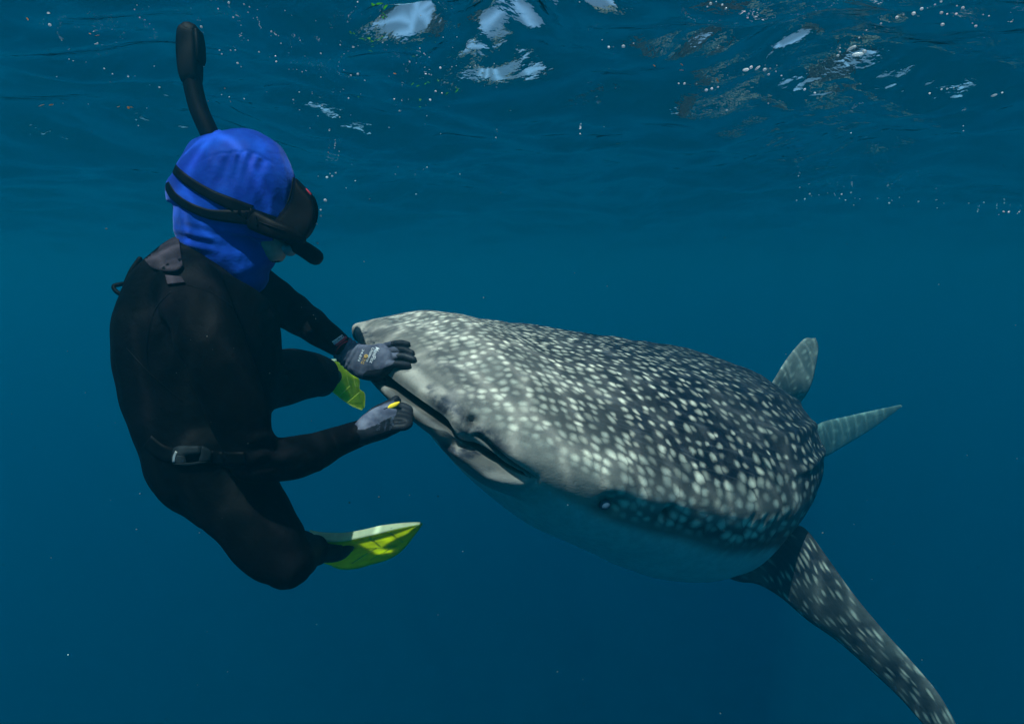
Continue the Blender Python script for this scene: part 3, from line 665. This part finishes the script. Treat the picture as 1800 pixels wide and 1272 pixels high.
text_on(BU, '34-874', (637, 613), (628, 634), 4, M['white'], 'print', GU)
cx, cyy = 643.5, 626
obj('emblem', *decal(BU, [[(cx + r * math.cos(t), cyy + r * math.sin(t)) for t in np.linspace(0, 2 * math.pi, 17)] for r in (1.0, 3.6)], .0005), M['amber'], GU)
text_on(BL, 'MaxiFlex', (688, 731), (684, 756), 6, M['faint'], 'print', GL)  # same print in a darker colour, standing in for shade on the fist
text_on(BL, 'Ultimate', (678, 738), (675, 757), 4, M['faint'], 'print', GL)
text_on(BL, 'ATG', (664, 742), (662, 756), 5, M['faint'], 'print', GL)
# cuffs
cuff = obj('cuff_band', *decal(BODY, band([(590, 607), (600, 600), (609, 592)], 4.5, 10, 3), .003), M['red'], diver)
obj('cuff_band', *decal(BODY, band([(589, 622), (594, 612), (602, 604), (611, 599)], 2.6, 16, 3), .003), M['red'], diver)
tg = obj('cuff_tag', *decal(BODY, between([(583.5, 600.5), (601, 588)], [(588, 606), (606, 592)], 8, 3), .0025), M['white'], diver)
CB = BVHTree.FromPolygons([v.co.copy() for v in tg.data.vertices], [tuple(p_.vertices) for p_ in tg.data.polygons])
text_on(CB, 'OORVA', (587.2, 604.2), (605, 591.4), 4.2, M['black'], 'print', tg, .0007)

# ------------------------------------------------------------------ mask and snorkel
mask = empty('diving_mask', P(525, 370, 1.36))
tag(mask, 'black diving mask strapped over the blue hood', 'diving mask')
def mask_body():
    # profile in the picture plane, lofted across the breadth of the face
    prof = [(519, 309), (527, 320), (544, 338), (553, 352), (557, 366), (556, 385), (549, 406), (538, 424), (520, 424), (498, 414), (482, 414), (470, 398), (493, 377), (505, 360), (513, 348), (514, 325)]
    cx_, cy_ = np.mean([p_[0] for p_ in prof]), np.mean([p_[1] for p_ in prof]); V, Fc, n = [], [], len(prof)
    for d, sx in ((1.262, .80), (1.268, .92), (1.285, 1.0), (1.33, 1.03), (1.37, 1.04), (1.41, 1.03), (1.45, 1.0), (1.465, .9), (1.47, .8)):
        for x, y in prof:
            V.append(P(cx_ + (x - cx_) * sx, cy_ + (y - cy_) * sx, d) if sx < .99 else P(x + (sx - 1) * 90 * (x > 540), y, d))
    m = len(V) // n
    for k_ in range(m - 1):
        for j in range(n): Fc.append((k_ * n + j, k_ * n + (j + 1) % n, (k_ + 1) * n + (j + 1) % n, (k_ + 1) * n + j))
    Fc.append(tuple(range(n))); Fc.append(tuple((m - 1) * n + j for j in range(n - 1, -1, -1)))
    me = mesh('frame', V, Fc); bm = bmesh.new(); bm.from_mesh(me); bmesh.ops.recalc_face_normals(bm, faces=bm.faces); bm.to_mesh(me); bm.free()
    o = link_mesh('frame', me, M['black'], mask); mo = o.modifiers.new('sub', 'SUBSURF'); mo.levels = mo.render_levels = 2
    return o
mb = mask_body()
qa = [[P(545 + 8 * math.sin(v * math.pi), 343 + v * 58, 1.36 + u_ * .082) + RT * .008 for u_ in np.linspace(-1, 1, 12)] for v in np.linspace(0, 1, 10)]
obj('lens', [p_ for r in qa for p_ in r], [(r * 12 + c_, r * 12 + c_ + 1, (r + 1) * 12 + c_ + 1, (r + 1) * 12 + c_) for r in range(9) for c_ in range(11)], M['glass'], mask)
MB = bvh_of(mb.data)
obj('skirt', *decal(HOOD, band([(517, 312), (514, 335), (505, 362), (493, 378)], 6, 18, 3), .006), M['dark'], mask)
q = cr([P(538, 333, 1.29), P(542, 337, 1.283), P(546, 342, 1.283)], 8); obj('badge', *tube(q, .0022, n=8), M['red'], mask)
def strap(line, w, th=.0045):
    return obj('strap', *decal(HOOD, band(line, w, 40, 5), th), M['black'], mask)
strap([(292, 280), (301, 290), (312, 303), (336, 322), (370, 342), (405, 358), (440, 374)], [12, 14, 15, 17, 18, 22, 28])
strap([(291, 322), (298, 334), (307, 346), (330, 362), (365, 376), (400, 380), (440, 383)], [12, 13, 14, 15, 17, 22, 26])
obj('strap', *decal(HOOD, band([(436, 380), (460, 387), (480, 394), (500, 402)], [30, 28, 27, 26], 20, 5), .008), M['black'], mask)
bkl = limb([(446, 388, 1.258, 17, .010), (470, 399, 1.258, 16, .011), (500, 410, 1.262, 14, .012), (528, 420, 1.275, 10, .012)], 14, .6)
obj('buckle', *bkl, M['black'], mask)
obj('buckle_pin', *limb([(449, 381, 1.246, 2.2, .003), (452, 395, 1.246, 2.2, .003)], 6), M['dark'], mask)
obj('buckle_ridge', *limb([(456, 390, 1.247, 1.0, .002), (480, 399, 1.246, 1.0, .002), (500, 406, 1.249, 1.0, .002)], 10), M['dark'], mask)

snork = empty('snorkel', P(353, 140, 1.47))
tag(snork, 'black curved snorkel rising from behind the blue hood to the surface', 'snorkel')
obj('tube', *limb([(334, 112, 1.47, 16.5, .021), (339, 150, 1.47, 16, .020), (349, 190, 1.47, 16, .020), (365, 227, 1.47, 16, .020), (394, 290, 1.475, 16, .019), (440, 360, 1.475, 16, .019), (490, 408, 1.44, 15, .018), (510, 425, 1.40, 15, .018)], 44), M['black'], snork)
cap_ = limb([(335, 56, 1.47, 14.5, .021), (333.5, 62, 1.47, 17.5, .024), (333, 90, 1.47, 18.2, .025), (334.5, 122, 1.47, 17.6, .024), (336, 138, 1.47, 16, .022)], 18, .45)
tp = obj('top_cap', *cap_, M['black'], snork)
obj('guard', *limb([(349, 58, 1.462, 5, .018), (351.5, 75, 1.462, 5, .020), (353, 100, 1.462, 4.5, .02), (352.5, 110, 1.462, 3, .018)], 12, .7), M['black'], tp)
obj('purge_chamber', *limb([(505, 422, 1.395, 14, .020), (525, 433, 1.375, 14, .021), (540, 442, 1.368, 14.5, .021), (553, 451, 1.365, 14.5, .021)], 14, .8), M['black'], snork)
obj('mouthpiece', *limb([(500, 437, 1.372, 9, .022), (509, 440, 1.374, 10, .020), (517, 436, 1.378, 9, .016)], 10), M['silicone'], snork)

# ------------------------------------------------------------------ swim fins
def sheet(rows, th):
    """a bent plate through a grid of world points, th metres thick"""
    R = np.array(rows); nr, nc = R.shape[:2]; N = np.cross(np.gradient(R, axis=0), np.gradient(R, axis=1)); N /= np.linalg.norm(N, axis=-1, keepdims=True) + 1e-12
    V = np.concatenate([(R + N * th / 2).reshape(-1, 3), (R - N * th / 2).reshape(-1, 3)]); n = nr * nc; Fc = []
    ix = lambda r, c, o: o * n + r * nc + c
    for r in range(nr - 1):
        for c_ in range(nc - 1):
            Fc.append((ix(r, c_, 0), ix(r, c_ + 1, 0), ix(r + 1, c_ + 1, 0), ix(r + 1, c_, 0))); Fc.append((ix(r, c_, 1), ix(r + 1, c_, 1), ix(r + 1, c_ + 1, 1), ix(r, c_ + 1, 1)))
    for c_ in range(nc - 1):
        Fc.append((ix(0, c_, 0), ix(0, c_, 1), ix(0, c_ + 1, 1), ix(0, c_ + 1, 0))); Fc.append((ix(nr - 1, c_, 0), ix(nr - 1, c_ + 1, 0), ix(nr - 1, c_ + 1, 1), ix(nr - 1, c_, 1)))
    for r in range(nr - 1):
        Fc.append((ix(r, 0, 0), ix(r + 1, 0, 0), ix(r + 1, 0, 1), ix(r, 0, 1))); Fc.append((ix(r, nc - 1, 0), ix(r, nc - 1, 1), ix(r + 1, nc - 1, 1), ix(r + 1, nc - 1, 0)))
    return V, Fc
def grid(a, b, n=26, k=9):
    A, B = cr(a, n), cr(b, n); return np.array([[A[i] + (B[i] - A[i]) * f for i in range(n)] for f in np.linspace(0, 1, k)])
def lower_fin():
    root = empty('swim_fin', P(600, 965, 1.70)); tag(root, 'bright yellow swim fin with white top rail behind the lower knee', 'swim fin')
    T = [(553, 943), (562, 950), (580, 952), (605, 951), (630, 946), (665, 938), (700, 929), (738, 921)]
    U_ = [(544, 932), (562, 935), (586, 936.5), (610, 936), (640, 931), (670, 924), (705, 920), (739, 918.5)]
    B = [(568, 988), (585, 993), (602, 998), (626, 997), (652, 990), (684, 980), (709, 962), (740, 921.5)]
    nearT = [P(x, y, 1.66) for x, y in T]; nearU = [P(x, y, 1.675) for x, y in U_]; farB = [P(x, y, 1.78 + .12 * math.sin(math.pi * min(1, (x - 560) / 180))) for x, y in B]
    g = grid(nearT, farB); obj('blade', *sheet(g, .004), M['fin'], root)
    up_g = np.array([[p_ for p_ in r] for r in grid(nearU, nearT, 26, 5)])
    obj('side_rail', *sheet(up_g, .006), M['rail'], root)
    obj('side_rail', *tube(cr(farB[1:], 26), .0035, .006, n=8), M['rib'], root)
    rib = lambda a, b_: obj('rib', *tube(cr([P(*a, 1.0)] * 0 + [a_ for a_ in (on(*a), on(*b_))], 6), .0026, n=6), M['rib'], root)
    gb = BVHTree.FromPolygons([Vector(v) for v in sheet(g, .004)[0]], [tuple(f) for f in sheet(g, .004)[1]])
    def on(x, y): return hit(gb, x, y, 1.7)
    for a, b_ in (((649, 944), (668, 960)), ((684, 935), (707, 952)), ((662, 962), (619, 989)), ((691, 960), (652, 983)), ((644, 964), (696, 959))): rib(a, b_)
    # foot pocket round the sole
    obj('foot_pocket', *limb([(548, 964, 1.655, 18, .042), (566, 967, 1.672, 18, .044), (588, 968, 1.69, 17, .044), (604, 966, 1.70, 14, .040), (612, 963, 1.70, 9, .034)], 18), M['pocket'], root)
    return root
lower_fin()
def upper_fin():
    root = empty('swim_fin', P(605, 675, 2.240)); tag(root, 'bent yellow green swim fin behind the upper knee and wrist', 'swim fin')
    Lf = [(560, 634, 2.190), (562, 655, 2.210), (572, 676, 2.230), (588, 690, 2.250), (603, 702, 2.260), (619, 712, 2.270), (636, 719, 2.280)]
    Rt = [(592, 633, 2.250), (604, 645, 2.260), (618, 658, 2.270), (632, 667, 2.290), (632, 683, 2.290), (641, 692, 2.290), (640, 716, 2.285)]
    g = grid([P(*p_) for p_ in Lf], [P(*p_) for p_ in Rt], 28, 10); g += (FW * .008)[None, None] * np.sin(np.linspace(0, math.pi, 10))[:, None, None]
    obj('blade', *sheet(g, .004), M['fin'], root)
    obj('side_rail', *sheet(grid([P(566, 631, 2.175), P(578, 631.5, 2.180), P(590, 631, 2.195)], [P(572, 634, 2.175), P(580, 636.5, 2.180), P(592, 635, 2.195)], 10, 4), .005), M['rail'], root)
    obj('side_rail', *tube(cr([P(*p_) for p_ in Lf[2:]], 20), .0030, .005, n=8), M['rib'], root)
    for a, b_ in (((615, 678, 2.255), (597, 695, 2.245)), ((631, 690, 2.265), (611, 707, 2.260)), ((608, 652, 2.250), (613, 676, 2.255)), ((621, 662, 2.260), (625, 680, 2.260))):
        obj('rib', *tube(cr([P(*a), P(*b_)], 5), .0015, n=6), M['rib'], root)
    obj('foot_pocket', *limb([(556, 668, 2.160, 22, .045), (570, 665, 2.200, 21, .045), (585, 662, 2.225, 15, .035)], 12), M['pocket'], root)
upper_fin()

# yellow cord lock held in the lower fist
q = cr([P(682, 717, WL[2] + .018), P(688, 714, WL[2] + .018), P(695, 711, WL[2] + .019), P(701, 707.5, WL[2] + .021)], 12)
yt = empty('lanyard_tag', P(692, 712, WL[2] + .018)); tag(yt, 'small yellow tag pinched in the lower gloved fist', 'tag')
obj('tag_body', *tube(q, np.interp(np.linspace(0, 1, 12), [0, .3, .7, 1], [.002, .0052, .0052, .0025]), .003, n=10), M['yellow'], yt)
q = cr([P(668, 726, WL[2] + .012), P(675, 719, WL[2] + .012), P(683, 716, WL[2] + .017)], 8)
obj('cord', *tube(q, .0012, n=6), M['black'], yt)

# ------------------------------------------------------------------ bubbles, weed and motes
def ico(name, r=1.0, sub=2, sq=(1, 1, .8), lump=.12, seed=0):
    bm = bmesh.new(); bmesh.ops.create_icosphere(bm, subdivisions=sub, radius=r)
    rr = random.Random(seed)
    for v in bm.verts:
        f = 1 + rr.uniform(-lump, lump); v.co = Vector((v.co.x * sq[0] * f, v.co.y * sq[1] * f, v.co.z * sq[2] * f))
    me = bpy.data.meshes.new(name); bm.to_mesh(me); bm.free(); return me
def at_surface(px, py, z=-.03):
    d = P(px, py, 1.0) - CAM
    if d[2] <= .02: return None
    t = (z - CAM[2]) / d[2]; return CAM + d * t
bub = [ico('bubble', sub=2, sq=(1, 1, .8), lump=.06, seed=i) for i in range(3)] + [ico('bubble', sub=2, sq=(1.9, .8, .6), lump=.1, seed=9)]
for m_ in bub: m_.materials.append(M['bubble']); m_.polygons.foreach_set('use_smooth', [True] * len(m_.polygons))
def put(name, me, p, r, label, cat, group, rz=None):
    o = bpy.data.objects.new(name, me); col.objects.link(o); o.location = Vector(p); o.scale = (r, r, r)
    o.rotation_euler = (random.uniform(-.4, .4), random.uniform(-.4, .4), random.uniform(0, 6.28) if rz is None else rz)
    return tag(o, label, cat, group)
LB = ('tiny white air bubble drifting under the rippled water surface', 'bubble', 'air bubbles under the surface')
pts = []
z3 = [(84, 155, 4), (270, 140, 9), (1060, 137, 7), (1210, 10, 8), (1285, 22, 4), (1322, 42, 5), (1300, 62, 6), (1155, 58, 4), (1232, 92, 4), (1335, 100, 3), (1360, 55, 3), (1425, 160, 4), (1460, 187, 3), (1428, 185, 3), (1308, 215, 4), (1485, 230, 4), (1250, 268, 6), (1257, 328, 5), (1273, 355, 2.5), (1165, 265, 3.5), (1165, 287, 4), (1358, 272, 4), (1455, 297, 4), (1690, 285, 7), (1583, 383, 5), (1555, 370, 2.5), (1417, 483, 4), (1650, 490, 4), (1645, 484, 3), (1538, 530, 3.5), (1540, 545, 2.5), (1700, 557, 4.5), (1685, 613, 3.5), (1785, 618, 5), (1765, 605, 3), (1725, 688, 4), (1785, 823, 4), (1760, 928, 5), (1745, 920, 3), (815, 350, 4), (300, 407, 4), (360, 315, 3), (390, 320, 4), (455, 330, 3.5), (550, 360, 3), (600, 388, 4), (675, 400, 5), (712, 403, 3.5), (465, 545, 2.5), (335, 547, 3), (768, 567, 3), (485, 695, 2.5), (725, 660, 3), (1075, 348, 3), (1168, 500, 3), (1215, 515, 2.5), (1282, 525, 3), (1505, 62, 3.5), (1540, 80, 3), (1670, 112, 2.5), (1790, 330, 4), (1790, 355, 3), (700, 55, 4), (740, 95, 4), (780, 130, 4), (810, 156, 4), (760, 112, 3)]
pts += [(x / 3, y / 3, s / 3) for x, y, s in z3]
z6 = [(185, 25, 8), (150, 70, 6), (885, 575, 10), (908, 605, 6), (720, 655, 8), (1045, 722, 10), (960, 790, 11), (100, 795, 9), (170, 785, 11), (70, 1048, 8), (565, 1040, 8), (695, 1048, 7), (950, 1060, 11), (615, 1145, 8), (630, 1180, 7), (1420, 700, 7), (1460, 715, 7), (1545, 775, 6), (1610, 785, 6), (1650, 845, 7), (515, 805, 5), (630, 780, 5), (640, 900, 5), (1000, 968, 10), (1070, 992, 9), (1080, 870, 10), (25, 735, 9), (1600, 665, 6), (1510, 905, 5), (1630, 930, 8), (1580, 985, 5), (1145, 1135, 5), (1215, 690, 6), (1160, 700, 6), (490, 490, 5), (815, 515, 6), (650, 680, 5), (1085, 405, 5)]
pts += [(600 + x / 6, y / 6, s / 6) for x, y, s in z6]
zr = [(45, 10, 4), (560, 15, 5), (585, 10, 5), (605, 15, 4), (550, 32, 4), (620, 35, 4), (705, 75, 4), (160, 185, 5), (185, 188, 5), (212, 185, 6), (258, 170, 5), (135, 160, 4), (1120, 190, 10), (1135, 184, 8), (1150, 215, 12), (1168, 208, 9), (1070, 190, 5), (1066, 205, 5), (1062, 218, 5), (1140, 152, 3), (1160, 136, 3), (1185, 120, 3), (1210, 104, 3), (1232, 94, 4), (1262, 84, 4), (1300, 70, 6), (1330, 62, 4), (1360, 52, 6), (1392, 42, 6), (1415, 34, 4), (1450, 20, 4), (1475, 8, 4), (1475, 45, 6), (1500, 55, 5), (1530, 52, 6), (1475, 102, 7), (1535, 22, 5), (1558, 30, 5), (1590, 95, 5), (1610, 105, 5), (1640, 60, 4), (1670, 66, 4), (700, 275, 9), (720, 270, 7), (745, 268, 7), (772, 275, 8), (800, 268, 5), (825, 262, 4), (790, 295, 4), (815, 290, 5), (840, 300, 4), (545, 355, 7), (562, 352, 6), (588, 345, 6), (430, 332, 4), (460, 330, 4), (500, 330, 4), (790, 412, 5), (620, 432, 3), (1425, 370, 4), (1470, 355, 4), (1495, 352, 4), (1520, 350, 4), (1538, 345, 4), (1685, 380, 7), (1720, 368, 6), (935, 352, 5), (960, 330, 3), (980, 372, 5), (135, 498, 3), (48, 530, 3), (1110, 524, 3), (1560, 520, 4)]
pts += [(1000 + x / 2.25, y / 2.25, s / 2.25) for x, y, s in zr]
for x, y in ((570, 352), (563, 367), (562, 380), (561, 393), (560, 430), (592, 305), (575, 312), (625, 318), (600, 272), (590, 262), (579, 229)): pts.append((x, y, 2.0 if y != 352 else 3.2))
rr = random.Random(4)
while len(pts) < 285:
    if rr.random() < .45: x, y, s = rr.uniform(1400, 1795), 0, rr.uniform(.8, 1.7); y = 338 + (x - 1400) * .085 + rr.gauss(0, 7)
    else: x, y, s = rr.gauss(700, 150), rr.uniform(20, 350), rr.uniform(.7, 1.4)
    if not (285 < x < 530 and 225 < y): pts.append((x, y, s))
for i_, (x, y, s) in enumerate(pts):
    x += rr.gauss(0, 1.6); y += rr.gauss(0, 1.2); s *= rr.choice((.55, .7, .9, 1.1, 1.25)) if s < 3 else 1
    p_ = at_surface(x, y, -.045 - rr.uniform(0, .04)) if y < 372 else P(x, y, 1.30)
    if 555 < x < 600 and y > 340: p_ = P(x, y, 1.32)
    if p_ is None: continue
    d = float((p_ - CAM) @ FW)
    if d > 9: p_ = P(x, y, 8.0 + rr.random()); d = 8.5
    if 555 < x < 600 and y > 340: g = ('small silvery bubble rising in front of the black mask', 'bubble', 'bubbles rising off the mask')
    elif x < 330: g = ('small white bubble on the surface left of the snorkel', 'bubble', 'bubbles left of the snorkel')
    elif x < 560: g = ('white bubble on the surface between snorkel and pale sky patch', 'bubble', 'bubbles right of the snorkel')
    elif y > 300 and x > 1350: g = ('tiny glinting bubble on the far wave line at right', 'bubble', 'glinting bubbles on the far wave line')
    elif x < 1000: g = ('tiny white bubble under the middle of the water surface', 'bubble', 'bubbles under the middle of the surface')
    elif x < 1450: g = ('white bubble above the dark wave over the shark back', 'bubble', 'bubbles over the shark back')
    else: g = ('bluish white bubble along the wave crest at upper right', 'bubble', 'bubbles along the right wave crest')
    if s > 3: g = ('large ' + g[0].replace('tiny ', '').replace('small ', ''), g[1], 'large ' + g[2])
    put('bubble', bub[3] if s > 3 and i_ % 2 else bub[i_ % 3], p_, max(.0008, s * d / F * .95), *g)
# scraps
def leaf(name, seed, mat):
    r = random.Random(seed); n = 7; V, Fc = [], []
    for i in range(n):
        u_ = i / (n - 1); w = .32 * math.sin(math.pi * min(1, u_ * .95 + .03)) + .01; zz = .25 * math.sin(u_ * 3 + seed)
        V += [(u_ * 2 - 1, -w, zz + .1), (u_ * 2 - 1, 0, zz), (u_ * 2 - 1, w, zz + .1), (u_ * 2 - 1, 0, zz + .06)]
    for i in range(n - 1):
        for j in range(4): Fc.append((i * 4 + j, i * 4 + (j + 1) % 4, (i + 1) * 4 + (j + 1) % 4, (i + 1) * 4 + j))
    Fc += [(3, 2, 1, 0), tuple((n - 1) * 4 + j for j in range(4))]
    me = mesh(name, V, Fc); me.materials.append(mat); return me
wl = [leaf('weed_leaf', i, M['weed']) for i in range(3)]; al = leaf('leaf_flake', 5, M['amberleaf'])
for x, y, s in ((655, 10, 8), (667, 8, 6), (678, 14, 6), (672, 32, 6), (676, 28, 5), (616, 58, 4), (622, 60, 4), (636, 70, 6), (648, 70, 9), (654, 75, 9), (668, 68, 8), (655, 83, 4), (651, 91, 4), (725, 148, 5), (735, 152, 5), (748, 148, 4), (753, 146, 4), (770, 142, 5), (786, 165, 5), (803, 160, 6), (802, 156, 5), (727, 100, 4), (630, 171, 3), (738, 189, 4), (625, 141, 3)):
    put('weed_leaf', wl[int(x) % 3], at_surface(x, y, -.06), s * 1.7 / F, 'small bright green weed leaf floating just under the water surface', 'leaf', 'green weed leaves at the surface')
for x, y, s in ((48, 34, 3), (73, 186, 5), (90, 185, 5), (209, 188, 4), (226, 190, 6), (231, 189, 4), (395, 156, 3), (158, 60, 2.5), (171, 63, 2.5), (366, 178, 2), (405, 179, 2.5), (694, 130, 3), (1150, 116, 3), (1198, 114, 3), (1198, 124, 3), (1261, 142, 4), (577, 268, 2.5), (1763, 292, 2.5)):
    put('leaf_flake', al, at_surface(x, y, -.07), s * 2.2 / F, 'small orange flake drifting below the water surface', 'flake', 'orange flakes below the surface')
mo = [ico('drifting_mote', sub=1, sq=(1, .8, .7), lump=.2, seed=20 + i) for i in range(2)]
for m_ in mo: m_.materials.append(M['mote'])
LM_ = ('pale drifting mote suspended in the open blue water', 'mote', 'motes suspended in the water')
for x, y, s, d in ((1446, 936, 2.4, 1.9), (614, 883, 2.2, 1.5), (666, 873, 2.2, 1.6), (770, 872, 2.0, 1.6), (187, 402, 3, 1.5), (720, 870, 1.2, 1.4), (850, 523, 1.8, 1.4), (650, 350, 1.6, 1.8), (240, 930, 2, 1.6), (150, 690, 1.3, 1.4), (1010, 480, 1.5, 2), (1266, 1253, 2.4, 1.9), (1350, 1020, 1, 2), (770, 1080, 1.4, 1.6), (980, 1180, 1.5, 1.7), (555, 560, 1.4, 1.3), (610, 640, 1.0, 1.3), (530, 540, 1.0, 1.4), (90, 980, 1.5, 1.5), (120, 1150, 1.4, 1.7), (400, 1180, 1.3, 1.6), (640, 460, 2, 2.0), (1650, 500, 1.4, 2.2), (1700, 800, 1.4, 2.2), (310, 655, .9, 1.15), (436, 779, .9, 1.15), (411, 612, .9, 1.1)):
    put('drifting_mote', mo[int(x) % 2], P(x, y, d), s * d / F * .8, *LM_)

rr2 = random.Random(31)
for i_ in range(70):
    d = rr2.uniform(.75, 3.2); x, y = rr2.uniform(0, 1800), rr2.uniform(400, 1272)
    if (200 < x < 760 and 380 < y < 1040) or (640 < x < 1460 and 540 < y < 1040): d = rr2.uniform(.7, 1.0)
    put('drifting_mote', mo[i_ % 2], P(x, y, d), rr2.choice((.5, .6, .8, 1.2)) * d / F, *LM_)
